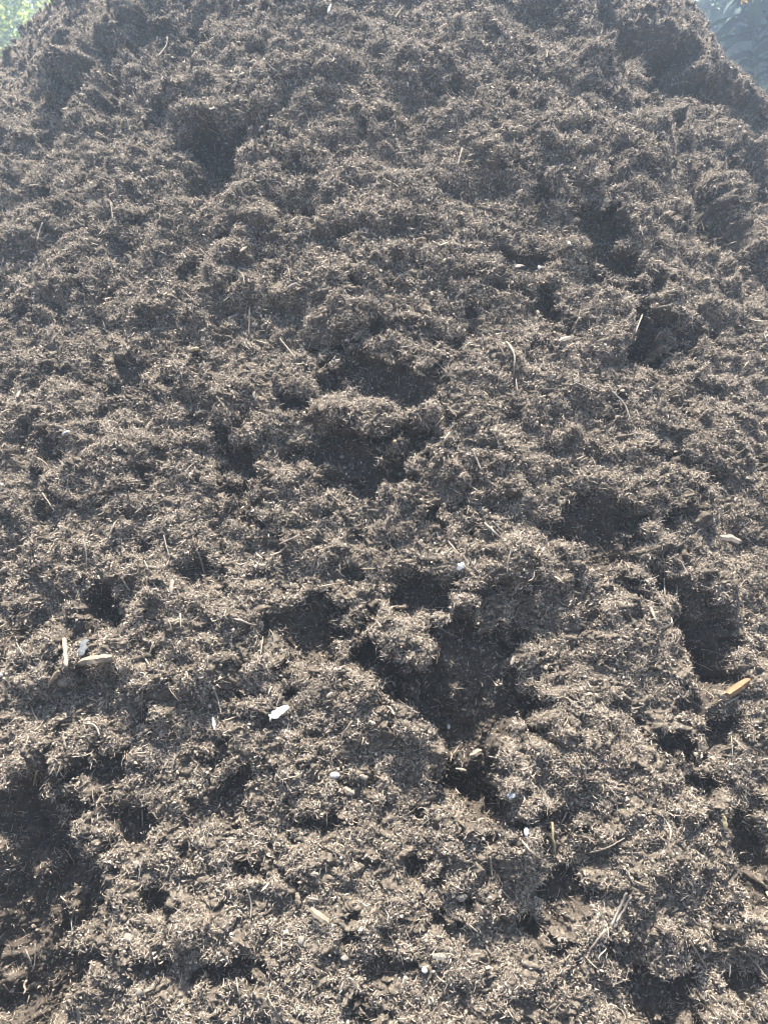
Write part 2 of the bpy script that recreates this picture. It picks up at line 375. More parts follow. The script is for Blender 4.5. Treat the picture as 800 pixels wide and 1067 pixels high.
def crumbs(name, n, weights, smin, smax, m, bury=.1):
    p = weights / weights.sum()
    k = np.minimum(np.searchsorted(np.cumsum(p), rng.random(n)), len(p) - 1)
    s = smin * (smax / smin) ** (rng.random(n) ** 2.2)
    base = Pf[k] + Nf[k] * (s * (.35 - bury))[:, None] + rng.normal(0, .001, (n, 3))
    q = rng.normal(0, 1, (n, 4)); q /= np.linalg.norm(q, axis=1, keepdims=True)
    w_, x, y, z = q.T
    Rm = np.stack([1-2*(y*y+z*z), 2*(x*y-z*w_), 2*(x*z+y*w_), 2*(x*y+z*w_), 1-2*(x*x+z*z), 2*(y*z-x*w_), 2*(x*z-y*w_), 2*(y*z+x*w_), 1-2*(x*x+y*y)], -1).reshape(n, 3, 3)
    octa = np.array([(1,0,0),(0,1,0),(-1,0,0),(0,-1,0),(0,0,1),(0,0,-1)], float)
    loc = octa[None] * (.6 + .8 * rng.random((n, 6, 1))) * np.stack([np.ones(n), .5 + .5 * rng.random(n), .3 + .5 * rng.random(n)], -1)[:, None, :]
    vs = base[:, None] + np.einsum('nij,nkj->nki', Rm, loc) * (s * .5)[:, None, None]
    f = np.array([(0,1,4),(1,2,4),(2,3,4),(3,0,4),(1,0,5),(2,1,5),(3,2,5),(0,3,5)], np.int32)
    fs = (np.arange(n, dtype=np.int32)[:, None, None] * 6 + f[None]).reshape(-1, 3)
    me = np_mesh(name, vs.reshape(-1, 3), fs)
    attr(me, 'tone', np.repeat(rng.beta(1.8, 2.2, n), 6)); me.materials.append(m); return me
o = link('loose_crumbs', crumbs('loose_crumbs', 560000, wf + wc * .035, .0022, .010, mcrumb), pile); o['kind'] = 'stuff'
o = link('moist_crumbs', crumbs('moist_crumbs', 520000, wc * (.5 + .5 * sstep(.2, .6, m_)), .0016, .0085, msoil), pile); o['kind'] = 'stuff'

# ------------------------------------------------------------------ single things lying on the pile
cand = np.nonzero(near & margin)[0]
cx_, cy_, cz_ = PXf[cand], PYf[cand], zc[cand]
bins = {}
key = (np.floor(cx_ / 4).astype(int) * 1000 + np.floor(cy_ / 4).astype(int))
order = np.argsort(key); ks = key[order]
starts = np.nonzero(np.r_[True, ks[1:] != ks[:-1]])[0]
for s, e_ in zip(starts, np.r_[starts[1:], len(ks)]): bins[int(ks[s])] = order[s:e_]
def surf_depth(px, py):
    bx, by = math.floor(px / 4), math.floor(py / 4); best = None
    for r in (1, 2, 4):
        ids = [bins[(bx + i) * 1000 + by + j] for i in range(-r, r + 1) for j in range(-r, r + 1) if (bx + i) * 1000 + by + j in bins]
        if ids:
            q = np.concatenate(ids); d = (cx_[q] - px) ** 2 + (cy_[q] - py) ** 2
            q = q[d < (3.0 * r) ** 2]
            if len(q): return float(np.percentile(cz_[q], 12))
    return float((on_mound(px, py) - CAM) @ FW)
SLN = np.array([0, -SLOPE / KC, 1 / KC])                              # face normal of the pile
def lay(pts, lift=.006):
    """world points resting on the surface along a picture polyline, bridging the dips as a stiff stem does"""
    q = []
    for (a, b_), (c, d_) in zip(pts[:-1], pts[1:]):
        n = max(2, int(math.hypot(c - a, d_ - b_) / 3))
        q += [(a + (c - a) * i / n, b_ + (d_ - b_) * i / n) for i in range(n)]
    q.append(pts[-1]); q = np.array(q, float)
    for _ in range(2):                                          # round the bends
        q[1:-1] = q[1:-1] * .5 + (q[:-2] + q[2:]) * .25
    dep = np.array([surf_depth(*p) for p in q])
    k = np.arange(len(q)); fit = np.polyfit(k, dep, min(2, len(q) - 1)); sm = np.polyval(fit, k)
    sm -= np.percentile(sm - dep, 80)
    return np.array([CAM + ray(*p) * d for p, d in zip(q, sm)]) + SLN * lift, float(sm.mean())
def tube(name, path, radii, flat=.75, sides=6, jit=.12):
    n = len(path); vs = []; path = np.asarray(path)
    tg = np.gradient(path, axis=0); tg /= np.linalg.norm(tg, axis=1, keepdims=True) + 1e-9
    for i in range(n):
        a = np.cross(tg[i], SLN); a /= np.linalg.norm(a) + 1e-9; bb = np.cross(a, tg[i])
        for j in range(sides):
            g = 2 * math.pi * j / sides; rr = radii[i] * (1 + rng.normal(0, jit))
            vs.append(path[i] + a * math.cos(g) * rr + bb * math.sin(g) * rr * flat)
    me = bpy.data.meshes.new(name); fs = []
    for i in range(n - 1):
        for j in range(sides): fs.append((i * sides + j, i * sides + (j + 1) % sides, (i + 1) * sides + (j + 1) % sides, (i + 1) * sides + j))
    fs.append(tuple(range(sides))[::-1]); fs.append(tuple((n - 1) * sides + j for j in range(sides)))
    me.from_pydata([tuple(v) for v in vs], [], fs); me.shade_smooth(); return me
def item_mat(name, lo, hi, scale=180, rough=.75, spec=.25, bands=False):
    m, t, b = material(name, rough, spec)
    t.links.new(ramp(t, [(.3, lo), (.68, hi)], noise_node(t, scale, 5, .7)), b.inputs['Base Color']); return m
M = dict(
 straw=item_mat('pale_straw', (.11, .09, .068), (.24, .20, .155), 320), grey=item_mat('weathered_grey_wood', (.075, .066, .058), (.165, .148, .13)),
 brown=item_mat('brown_wood', (.09, .07, .05), (.24, .19, .14)), yellow=item_mat('yellow_straw', (.14, .11, .06), (.25, .205, .12), 260),
 pale=item_mat('bleached_wood', (.10, .082, .065), (.225, .188, .15), 320), tan=item_mat('tan_wood', (.10, .078, .056), (.205, .162, .118)),
 orange=item_mat('fresh_orange_wood', (.10, .054, .028), (.175, .10, .052), 120), stone=item_mat('pale_stone', (.09, .078, .064), (.20, .178, .15), 260),
 white=item_mat('white_plastic', (.20, .20, .195), (.40, .395, .385), 90, .45, .4), leaf=item_mat('grey_leaf', (.035, .038, .042), (.075, .08, .086), 120),
 blue=item_mat('blue_grey_plastic', (.15, .17, .19), (.26, .28, .30), 100, .5, .4), rust=item_mat('rusty_bark', (.22, .12, .06), (.42, .27, .15)),
 green=item_mat('yellow_green_leaf', (.16, .19, .06), (.28, .30, .13)))
BASE = {}
def stem(name, cat, label, pts, wpx, m, taper=.55, lift=.0085, group=None):
    path, d = lay(pts, lift); r = wpx * .5 * d / FPX; n = len(path)
    u = np.linspace(0, 1, n); rad = r * (1 - (1 - taper) * u) * np.where((u < .02) | (u > .98), .7, 1)
    path = path + rng.normal(0, r * .12, path.shape)
    o = link(name, tube(name, path, rad)); o.data.materials.append(M[m]); tag(o, label, cat, group); return o
def slab(name, cat, label, A, B, wpx, m, thick=.4, rag=.22, lift=.0095, notch=0):
    """a broken piece of wood or sheet: an uneven outline with thickness, two faces and a side wall, slightly bent"""
    path, d = lay([A, B], lift); a, e_ = path[0], path[-1]; s = d / FPX
    ax = e_ - a; L = np.linalg.norm(ax); ax /= L; wd = np.cross(SLN, ax); wd /= np.linalg.norm(wd); nm = np.cross(ax, wd)
    wdt = wpx * s / 2; n = 9; up, dn = [], []
    for i in range(n):
        u = i / (n - 1); ww = wdt * (1 - .45 * abs(2 * u - 1) ** 3) * (1 + rng.normal(0, rag * .6))
        k = wdt * rng.normal(0, rag) * .5; bend = nm * (L * .06 * (1 - (2 * u - 1) ** 2))
        c = a + ax * L * u + bend
        up.append(c + wd * (ww + k)); dn.append(c + wd * (-ww + k) * (1 - notch * (.3 < u < .55)))
    th = max(.0012, wdt * 2 * thick); vs = []
    for c, q in zip(up, dn):
        mid = (c + q) / 2 + nm * th * .25 * (1 + rng.normal(0, .3))
        vs += [c, mid + nm * th * .3, q, q - nm * th, c - nm * th]
    fs = []
    for i in range(n - 1):
        for j in range(5): fs.append((i * 5 + j, i * 5 + (j + 1) % 5, i * 5 + 5 + (j + 1) % 5, i * 5 + 5 + j))
    fs += [(4, 3, 2, 1, 0), tuple((n - 1) * 5 + j for j in range(5))]
    me = bpy.data.meshes.new(name); me.from_pydata([tuple(v) for v in vs], [], fs)
    o = link(name, me); me.materials.append(M[m]); tag(o, label, cat); return o
def pebble(name, cat, label, px, py, rx, ry, m, lump=.3):
    d = surf_depth(px, py); s = d / FPX; c = CAM + ray(px, py) * d + SLN * (.0035)
    import bmesh
    bm = bmesh.new(); bmesh.ops.create_icosphere(bm, subdivisions=3, radius=1)
    ph = rng.normal(0, 1.6, (4, 3))
    for v in bm.verts:
        q = np.array(v.co); k = 1 + lump * sum(math.sin(q @ p + i) for i, p in enumerate(ph)) * .5
        x, y, z = q * k
        v.co = Vector(c + np.array([1, 0, 0]) * x * .85 * rx * s + np.array([0, 1 / KC, SLOPE / KC]) * y * ry * s * .95 + SLN * z * min(rx, ry) * s * .75)
    me = bpy.data.meshes.new(name); bm.to_mesh(me); bm.free(); me.shade_smooth(); me.materials.append(M[m])
    return tag(link(name, me), label, cat)

# sticks, chips and scraps one can pick out
stem('wood_stick', 'stick', 'thick crumbly tan stick stub standing upright on the left of the pile', [(69, 666), (70, 680), (71, 695)], 6, 'pale', .85, .008)
slab('bark_slab', 'bark', 'flat pale tan bark slab lying level beside the crumbly stick stub', (84, 691), (119, 686), 9, 'tan', .4)
pebble('pebble', 'pebble', 'cream angular pebble just below the crumbly tan stick stub', 67, 711, 6.2, 6, 'stone')
slab('wood_chip', 'wood chip', 'small tan chip leaning beside the cream angular pebble', (63, 700), (54, 713), 4, 'tan')
slab('dry_leaf', 'leaf', 'crumpled blue grey leaf above the flat pale bark slab', (90, 667), (87, 684), 8, 'leaf', .12, .5)
slab('plastic_scrap', 'scrap', 'torn bright white plastic scrap pointing up to the right', (282, 748), (301, 736), 7, 'white', .14, .45, .010)
pebble('pebble', 'pebble', 'smooth oval bright white pebble left of the pale flake', 349, 808, 6, 3.6, 'white', .08)
slab('wood_flake', 'wood chip', 'pale flake just below right of the oval white pebble', (359, 821), (369, 828), 6, 'pale', .25)
slab('wood_flake', 'wood chip', 'tiny pale flake right of the oval white pebble', (376, 809), (383, 811), 5, 'pale', .25)
slab('bark_chip', 'bark', 'long pale tan bark chip near the bottom centre left', (324, 946), (343, 961), 7, 'tan', .3)
slab('wood_chip', 'wood chip', 'dull grey chip just above the long tan bark chip', (320, 935), (332, 937), 3, 'grey')
slab('wood_chip', 'wood chip', 'small tan chip standing left of the grey chip above the bark chip', (310, 930), (312, 942), 5, 'tan')
slab('wood_chip', 'wood chip', 'level cream chip above the dull grey chip in the lower middle', (321, 909), (332, 910), 4, 'pale')
pebble('pebble', 'pebble', 'upright oval white pebble left of the yellow straw blade', 548, 867, 3.6, 5.4, 'white', .07)
k = slab('wood_piece', 'stick', 'freshly broken orange tan stick with a pale end near the right edge', (756, 725), (777, 709), 8.5, 'orange', .7, .1)
p2 = slab('broken_end', None, None, (752, 727), (758, 723), 8, 'pale', .6, .3); p2.parent = k; p2['label'] = 'pale splintered broken end'
slab('shell_flake', 'flake', 'curved cream flake near the bottom centre', (450, 995), (464, 996), 6, 'stone', .2)
pebble('pebble', 'pebble', 'small white pebble left below the curved cream flake', 442, 1010, 3.2, 2.8, 'white')
pebble('pebble', 'pebble', 'tiny pale pebble right beside the small white one at the bottom', 451, 1012, 2.2, 2, 'stone')
pebble('pebble', 'pebble', 'large cream pebble in the bright clump at the lower left', 135, 978, 5.6, 4, 'stone')
pebble('pebble', 'pebble', 'dull tan pebble above left of the large cream pebble', 129, 957, 4, 3, 'tan')
pebble('pebble', 'pebble', 'grey tan pebble at the dark patch above the bright lower left clump', 143, 901, 3.4, 3.6, 'stone')
pebble('pebble', 'pebble', 'pale pebble near the bottom edge beneath the bright lower left clump', 146, 1033, 3, 3.2, 'stone')
slab('paper_flake', 'flake', 'grey white flake on the lower right rim of the big dark hollow', (527, 829), (536, 828), 6, 'white', .2, .35)
pebble('pebble', 'pebble', 'upright cream pebble below the long tan bark chip', 314, 980, 3, 4.2, 'stone')
pebble('pebble', 'pebble', 'cream pebble to the right of the long tan bark chip', 357, 974, 3.4, 3, 'stone')
pebble('pebble', 'pebble', 'greyish pebble below right of the long tan bark chip', 359, 998, 4, 3, 'grey')
slab('wood_chip', 'wood chip', 'blocky pale chip in the bottom centre above the curved flake', (475, 936), (486, 933), 6, 'pale', .5)
slab('plastic_scrap', 'scrap', 'white speck of plastic at the left edge below centre', (0, 704), (5, 704), 3.5, 'white', .3)
slab('plastic_scrap', 'scrap', 'white speck of plastic at the left edge near mid height', (0, 507), (6, 506), 3, 'white', .3)
slab('paper_flake', 'flake', 'flat grey flake in the dark soil patch above centre right', (536, 281), (546, 280), 4, 'grey', .2)
pebble('pebble', 'pebble', 'tiny white pebble right of the flat grey flake above centre', 561, 280, 1.8, 2.2, 'white')
pebble('pebble', 'pebble', 'tiny white pebble in the soil patch above right of the grey flake', 592, 255, 1.8, 2.4, 'white')
slab('wood_chip', 'wood chip', 'cream chip on the small clump inside the big dark hollow', (489, 788), (501, 782), 6, 'pale')
slab('wood_chip', 'wood chip', 'slim cream chip beneath the other on the clump in the hollow', (474, 801), (485, 803), 2.6, 'pale')
pebble('pebble', 'pebble', 'white speck of stone alone in the big dark hollow', 467, 757, 1.6, 2.2, 'white')
slab('bark_slab', 'bark', 'pale flat bark piece on the big clump at the right', (748, 561), (770, 566), 7, 'pale', .3)
slab('wood_chip', 'wood chip', 'bright cream chip on the right of the pile above the bent grey root', (581, 358), (594, 354), 5, 'pale')
slab('wood_chip', 'wood chip', 'bright cream chip at the left edge above the dark round hole', (1, 598), (10, 592), 4, 'pale')
slab('wood_chip', 'wood chip', 'yellowish chip in the left part at about one third height', (200, 367), (208, 365), 4, 'yellow')
pebble('pebble', 'pebble', 'upright cream pebble on the soil ledge left of centre', 265, 413, 1.8, 4, 'stone')
slab('wood_chip', 'wood chip', 'small tan chip in the dark middle below the ledge clump', (413, 635), (422, 633), 3.2, 'tan')
pebble('pebble', 'pebble', 'reddish brown pebble in the dark soil right of the long ledge', 411, 461, 2.2, 1.8, 'rust')
slab('plastic_scrap', 'scrap', 'thin blue white sliver standing in a dark dent left of the torn scrap', (223, 748), (225, 760), 2.6, 'blue', .3)
slab('plastic_scrap', 'scrap', 'small white triangular scrap on the clump in the centre', (475, 594), (483, 590), 5, 'white', .2, .5)
slab('plastic_scrap', 'scrap', 'short white scrap at the end of the bent pale root', (273, 649), (274, 656), 3.4, 'white', .3)
slab('wood_chip', 'wood chip', 'bleached splinter lying near the top edge left of centre', (342, 17), (345, 8), 2.2, 'white')
slab('wood_chip', 'wood chip', 'pale peg pointing down on the right rim above the big hollow', (534, 684), (532, 694), 3.2, 'pale')
slab('wood_chip', 'wood chip', 'upright cream stub in the left half with a wider foot', (181, 605), (180, 620), 4, 'pale')
slab('dry_leaf', 'leaf', 'dry yellowish leaf piece on the lower right clump', (750, 848), (754, 864), 5, 'yellow', .12, .4)
slab('green_leaf', 'leaf', 'yellow green leaf scrap at the right edge near the bottom', (796, 928), (800, 936), 4, 'green', .12)
slab('wood_chip', 'wood chip', 'pale chip leaning out over the dark patch at the lower right', (762, 929), (774, 930), 3, 'pale')
slab('wood_chip', 'wood chip', 'tan chip lying above the centre left ledge near the straw cross', (300, 303), (309, 298), 3, 'pale')
slab('wood_chip', 'wood chip', 'tan chip leaning on the left above centre between two dark dents', (251, 265), (258, 260), 2.6, 'tan')
slab('wood_chip', 'wood chip', 'tan chip above right of the oval pebble and left of the big hollow', (341, 727), (347, 722), 4, 'pale')
slab('wood_chip', 'wood chip', 'cream chip at the left edge of the big hollow level with the torn scrap', (384, 752), (391, 755), 3.4, 'pale')
slab('wood_chip', 'wood chip', 'cream chip upright on the left third above mid height', (20, 416), (22, 410), 3.4, 'pale')

S = stem
S('dry_root', 'root', 'thin curved root on the smooth soil face at the upper left', [(175, 41), (176, 49), (165, 62)], 1.6, 'pale')
S('straw', 'straw', 'short pale straw standing upright at upper left below the deep hollow', [(117, 214), (119, 232)], 1.8, 'straw')
S('dry_root', 'root', 'pale root slanting down at the left edge a quarter down', [(46, 234), (40, 254)], 1.8, 'pale')
S('straw', 'straw', 'upright straw above the chip near the centre left ledge', [(301, 282), (303, 297)], 1.8, 'straw')
S('dry_root', 'root', 'vertical thin root hanging left of the long dark overhang', [(261, 322), (260, 353)], 1.6, 'pale')
S('straw', 'straw', 'level straw at the right end of the centre left ledge', [(360, 315), (376, 313)], 1.8, 'straw')
S('straw', 'straw', 'slanting straw near the top middle', [(481, 157), (476, 176)], 1.6, 'straw')
S('straw', 'straw', 'slanting straw inside the dark pocket at the right', [(668, 329), (660, 350)], 1.8, 'straw')
S('straw', 'straw', 'short straw at the lower rim of the dark pocket at the right', [(686, 348), (680, 358)], 1.6, 'straw')
S('straw', 'straw', 'short bright straw at the upper right above a soil patch', [(622, 182), (624, 192)], 1.6, 'pale')
S('twig', 'twig', 'pale twig lying in the diagonal crevice at the right', [(754, 258), (765, 254)], 1.7, 'pale')
S('straw', 'straw', 'straw slanting down right just under the long overhang', [(292, 355), (308, 374)], 2.0, 'straw')
S('straw', 'straw', 'straw below the ledge with the orange tuft', [(289, 449), (303, 455)], 1.8, 'straw')
S('dry_root', 'root', 'pale root curving down above the centre right', [(527, 358), (536, 372), (534, 393)], 2.2, 'straw')
S('grass_stem', 'grass stem', 'fine grass stem just below the curving pale root', [(537, 397), (538, 411)], 1.2, 'straw')
S('straw', 'straw', 'cut straw slanting down left at the centre', [(468, 452), (460, 466)], 2.4, 'straw')
S('twig', 'twig', 'stout pale twig slanting down right at the centre', [(491, 470), (501, 492)], 2.8, 'pale')
S('straw', 'straw', 'thin straw leaning right above the centre', [(454, 379), (466, 391)], 1.6, 'grey')
S('dry_root', 'root', 'bent grey root curling over at the right of centre', [(636, 410), (648, 421), (652, 428), (655, 440)], 2.6, 'grey')
S('twig', 'twig', 'grey twig left of the bent grey root', [(598, 401), (623, 411)], 2.2, 'grey')
S('straw', 'straw', 'long straw slanting down right at the left around mid height', [(46, 515), (59, 534)], 1.8, 'straw')
S('plastic_loop', 'scrap', 'blue grey curled strip at the left above mid height', [(67, 457), (68, 452), (75, 451)], 2.4, 'blue', 1)
S('straw', 'straw', 'level straw under the dark dent left of centre', [(138, 503), (149, 502)], 1.7, 'straw')
S('straw', 'straw', 'long upright straw above the dark round hole at the left', [(88, 563), (92, 577), (92, 594)], 2.0, 'straw')
S('twig', 'twig', 'bright twig leaning right beside the dark round hole at the left', [(128, 603), (137, 617)], 2.6, 'pale')
S('straw', 'straw', 'short straw left of the upright twig over the dark dent', [(152, 585), (156, 595)], 1.8, 'straw')
S('twig', 'twig', 'forked upright pale twig over the dark dent left of centre', [(208, 577), (211, 586), (214, 598)], 3.0, 'pale')
S('straw', 'straw', 'dark upright straw above the cream stub', [(172, 559), (178, 582)], 1.5, 'grey')
S('straw', 'straw', 'upright straw below the cream stub', [(189, 640), (190, 657)], 2.0, 'straw')
S('straw', 'straw', 'short straw left of the upright straw below the cream stub', [(177, 647), (181, 659)], 1.8, 'straw')
S('straw', 'straw', 'straw leaning left between the bark slab and the dark hole', [(162, 669), (156, 685)], 2.4, 'straw')
S('straw', 'straw', 'thin straw leaning right at far left level with the stick stub', [(19, 670), (29, 687)], 1.6, 'straw')
S('dry_root', 'root', 'bent pale root ending at the short white scrap', [(245, 646), (255, 648), (261, 652), (271, 652)], 2.6, 'pale')
S('straw', 'straw', 'upright thin straw hanging under the bent pale root', [(275, 664), (272, 684)], 1.6, 'straw')
S('twig', 'twig', 'long twig rising right above the bent pale root', [(291, 569), (313, 558)], 2.0, 'pale')
S('dry_root', 'root', 'knobbly cream root below the rising twig', [(282, 580), (293, 577), (299, 570)], 2.6, 'pale')
S('straw', 'straw', 'long straw leaning right left of the torn white scrap', [(222, 714), (227, 725), (232, 745)], 2.2, 'straw')
S('twig', 'twig', 'grey stick beside its twin above the centre right', [(504, 546), (520, 562)], 3.0, 'grey', .8)
S('twig', 'twig', 'thinner grey stick right of its twin above the centre right', [(512, 544), (523, 556)], 2.2, 'grey', .8)
S('straw', 'straw', 'straw leaning right on the clump in the centre', [(467, 566), (477, 578)], 2.0, 'straw')
S('straw', 'straw', 'level white straw in the dark soil under the centre clump', [(453, 634), (463, 634)], 1.6, 'pale')
S('dry_root', 'root', 'thin root slanting down right across the dark soil in the centre', [(449, 650), (464, 659), (476, 665)], 1.6, 'grey')
S('straw', 'straw', 'grey straw rising right left of the dark soil in the centre', [(402, 669), (409, 660), (418, 655)], 2.0, 'grey')
S('twig', 'twig', 'grey white peg shaped twig right of the big hollow', [(676, 634), (679, 642), (683, 651)], 3.4, 'pale', .8)
S('twig', 'twig', 'twig leaning right on the edge of the big clump at the right', [(707, 586), (715, 600)], 2.2, 'grey')
S('straw', 'straw', 'pale upright straw left of the shaded hollow at right', [(690, 604), (691, 622)], 1.8, 'straw')
S('twig', 'twig', 'bent pale twig on the lower left clump like a hook', [(89, 754), (101, 755), (106, 767)], 2.6, 'pale', .8)
S('straw', 'straw', 'short bright straw under the clump with the hook twig', [(68, 768), (71, 780)], 2.4, 'straw')
S('straw', 'straw', 'yellowish straw leaning left in the dark soil at lower left', [(41, 803), (39, 810), (37, 819)], 3.0, 'yellow')
S('straw', 'straw', 'fine straw in the dark soil at lower left', [(59, 831), (62, 843)], 1.7, 'grey')
S('straw', 'straw', 'upright straw right of the hook twig', [(150, 722), (149, 752)], 1.6, 'grey')
S('twig', 'twig', 'dark split twig right of the torn white scrap', [(367, 752), (361, 760), (355, 772)], 2.8, 'brown')
S('straw', 'straw', 'thin dark stem hooking away from the torn white scrap', [(302, 740), (309, 752), (322, 757)], 1.6, 'grey')
S('straw', 'straw', 'long yellow straw blade standing upright at lower right of centre', [(574, 856), (575, 872), (577, 891)], 3.4, 'yellow')
S('dry_root', 'root', 'pale arched root left of the yellow straw blade', [(542, 875), (552, 888), (572, 900)], 2.4, 'pale')
S('straw', 'straw', 'short straw above right of the yellow straw blade', [(589, 846), (583, 859)], 1.9, 'straw')
S('dry_root', 'root', 'long thin root rising right of the yellow straw blade', [(610, 889), (630, 884), (649, 873)], 2.0, 'pale')
S('plant_stem', 'stem', 'longer grey split stem in the dark gap at the lower right', [(651, 930), (643, 947), (635, 964)], 3.4, 'grey', .9)
S('plant_stem', 'stem', 'grey stem lying alongside the longer split stem', [(656, 934), (648, 948), (640, 960)], 2.6, 'grey', .9)
S('twig', 'twig', 'pale twig continuing down left from the grey split stems', [(629, 968), (611, 991)], 3.2, 'pale')
S('twig', 'twig', 'short dark twig crossing above the grey split stems', [(670, 933), (660, 943)], 2.2, 'grey')
S('twig', 'twig', 'dark twig slanting down right near the lower right', [(716, 979), (734, 1008)], 2.4, 'brown')
S('grass_stem', 'grass stem', 'looped pale stem on the lower right clump', [(689, 997), (698, 994), (708, 998)], 1.8, 'straw')
S('straw', 'straw', 'pale straw leaning right beneath the orange stick', [(761, 769), (776, 784)], 1.8, 'straw')
S('straw', 'straw', 'upright straw beneath the orange stick', [(759, 760), (761, 791)], 1.5, 'straw')
S('dry_root', 'root', 'straw coloured root curving just under the orange stick', [(753, 734), (761, 730), (768, 726)], 2.0, 'straw')
S('straw', 'straw', 'straw leaning right in the shaded dent left of the lower right clump', [(629, 817), (645, 833)], 1.6, 'straw')
S('straw', 'straw', 'bright upright straw at the bottom centre right', [(510, 892), (512, 914)], 2.2, 'straw')
S('seedling_stem', 'stem', 'dry branching seedling stem in the dark soil at bottom left', [(29, 988), (34, 1000), (37, 1010)], 2.0, 'grey')
S('seedling_stem', 'stem', 'thin upright shoot beside the branching seedling stem', [(39, 982), (39, 1000), (37, 1011)], 1.4, 'grey')
S('dry_root', 'root', 'curled pale root below the seedling stem at bottom left', [(31, 1020), (26, 1025), (30, 1030), (27, 1035)], 3.0, 'pale')
S('straw', 'straw', 'short straw below the curled root at bottom left', [(33, 1036), (30, 1048)], 1.8, 'straw')
S('dry_root', 'root', 'dark bent root between the dark soil and the lower left clump', [(80, 946), (76, 960), (78, 973)], 2.4, 'grey')
S('plant_stem', 'stem', 'thick grey stem leaving the bottom edge at the left', [(83, 1048), (86, 1068)], 3.6, 'grey', .9)
S('grass_stem', 'grass stem', 'thin upright stem by the grey tan pebble at lower left', [(152, 890), (148, 902), (146, 918)], 1.7, 'grey')
S('dry_root', 'root', 'hooked pale root right of the grey tan pebble', [(169, 901), (179, 902), (174, 914)], 2.2, 'straw')
S('dry_root', 'root', 'long curved root at the lower left of centre', [(258, 926), (263, 940), (262, 956)], 2.2, 'grey')
S('straw', 'straw', 'upright straw at the bottom left of centre', [(247, 1017), (250, 1036)], 2.2, 'straw')
S('twig', 'twig', 'grey twig leaning left in a dark gap at the bottom', [(358, 1022), (351, 1044)], 2.6, 'grey')
S('straw', 'straw', 'bright straw rising right at the bottom left of centre', [(276, 984), (285, 975)], 2.2, 'pale')
S('straw', 'straw', 'bent straw near the bottom edge below the bright lower left clump', [(151, 1042), (154, 1057)], 2.4, 'straw')
S('twig', 'twig', 'stubby twig leaning right at the lower left above the curved root', [(236, 893), (241, 908)], 2.6, 'grey')
S('straw', 'straw', 'straw leaning right in the bright lower left clump', [(156, 985), (165, 1008)], 2.2, 'straw')
S('straw', 'straw', 'upright straw in a dark dent left of centre bottom', [(184, 786), (180, 806)], 1.6, 'grey')
S('straw', 'straw', 'upright straw at the left below the torn scrap row', [(150, 843), (150, 860)], 1.8, 'straw')
S('straw', 'straw', 'curved straw on the dark soil left of the big hollow', [(441, 767), (444, 774), (443, 783)], 1.6, 'grey')
S('straw', 'straw', 'straw rising right on the small clump inside the hollow', [(471, 787), (477, 778)], 1.8, 'straw')
S('straw', 'straw', 'thin straw leaning left on the dark soil right of the hollow', [(548, 765), (553, 775)], 1.4, 'grey')
S('grass_stem', 'grass stem', 'pale whisker lying close to the upper right silhouette', [(734, 62), (748, 66)], 1.3, 'straw', .5, .012)
S('twig', 'twig', 'straw coloured twig bundle strand above the grey split stems', [(650, 905), (659, 922)], 2.0, 'grey')
S('straw', 'straw', 'pair of crossed straws at the lower right edge', [(783, 1000), (797, 1019)], 2.0, 'straw')
S('straw', 'straw', 'straw leaning right at the bottom right under the clump', [(760, 1054), (773, 1063)], 2.0, 'straw')

# ------------------------------------------------------------------ ground and the plants behind the pile
gm, t, b = material('trodden_earth', .95, .1)
t.links.new(ramp(t, [(.35, (.055, .042, .034)), (.65, (.13, .10, .085))], noise_node(t, 6, 8, .7)), b.inputs['Base Color'])
gn = 60; q = np.sign(np.linspace(-1, 1, gn)) * np.abs(np.linspace(-1, 1, gn)) ** 2 * 70
gxx, gyy = np.meshgrid(q, q + 4); gz = .06 * perlin(gxx * .4, gyy * .4, 5) - .05
gi = np.arange(gn * gn, dtype=np.int32).reshape(gn, gn)
me = np_mesh('ground', np.stack([gxx, gyy, gz], -1).reshape(-1, 3), np.stack([gi[:-1, :-1], gi[:-1, 1:], gi[1:, 1:], gi[1:, :-1]], -1).reshape(-1, 4), True)
me.materials.append(gm); tag(link('ground', me), kind='structure')

def leaf_mat(name, lo, hi, trans, rough=.45):
    m, t, b = material(name, rough, .35)
    a = t.nodes.new('ShaderNodeAttribute'); a.attribute_name = 'tone'
    c = ramp(t, [(0, lo), (1, hi)], a.outputs['Fac'])
    tr = t.nodes.new('ShaderNodeBsdfTranslucent'); mixs = t.nodes.new('ShaderNodeMixShader'); mixs.inputs[0].default_value = trans
    g = t.nodes.new('ShaderNodeMixRGB'); g.blend_type = 'MULTIPLY'; g.inputs[0].default_value = 1; g.inputs[2].default_value = (1.5, 1.6, .55, 1)
    t.links.new(c, b.inputs['Base Color']); t.links.new(c, g.inputs[1]); t.links.new(g.outputs[0], tr.inputs['Color'])
    t.links.new(b.outputs[0], mixs.inputs[1]); t.links.new(tr.outputs[0], mixs.inputs[2])
    t.links.new(mixs.outputs[0], t.nodes['Material Output'].inputs[0]); return m
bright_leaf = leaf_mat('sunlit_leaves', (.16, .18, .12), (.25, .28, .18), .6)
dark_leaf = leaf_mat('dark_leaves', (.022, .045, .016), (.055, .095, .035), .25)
blade_leaf = leaf_mat('broad_blades', (.009, .021, .016), (.022, .042, .031), .06, .85)
bark_m = item_mat('tree_bark', (.07, .055, .045), (.16, .13, .11), 12)

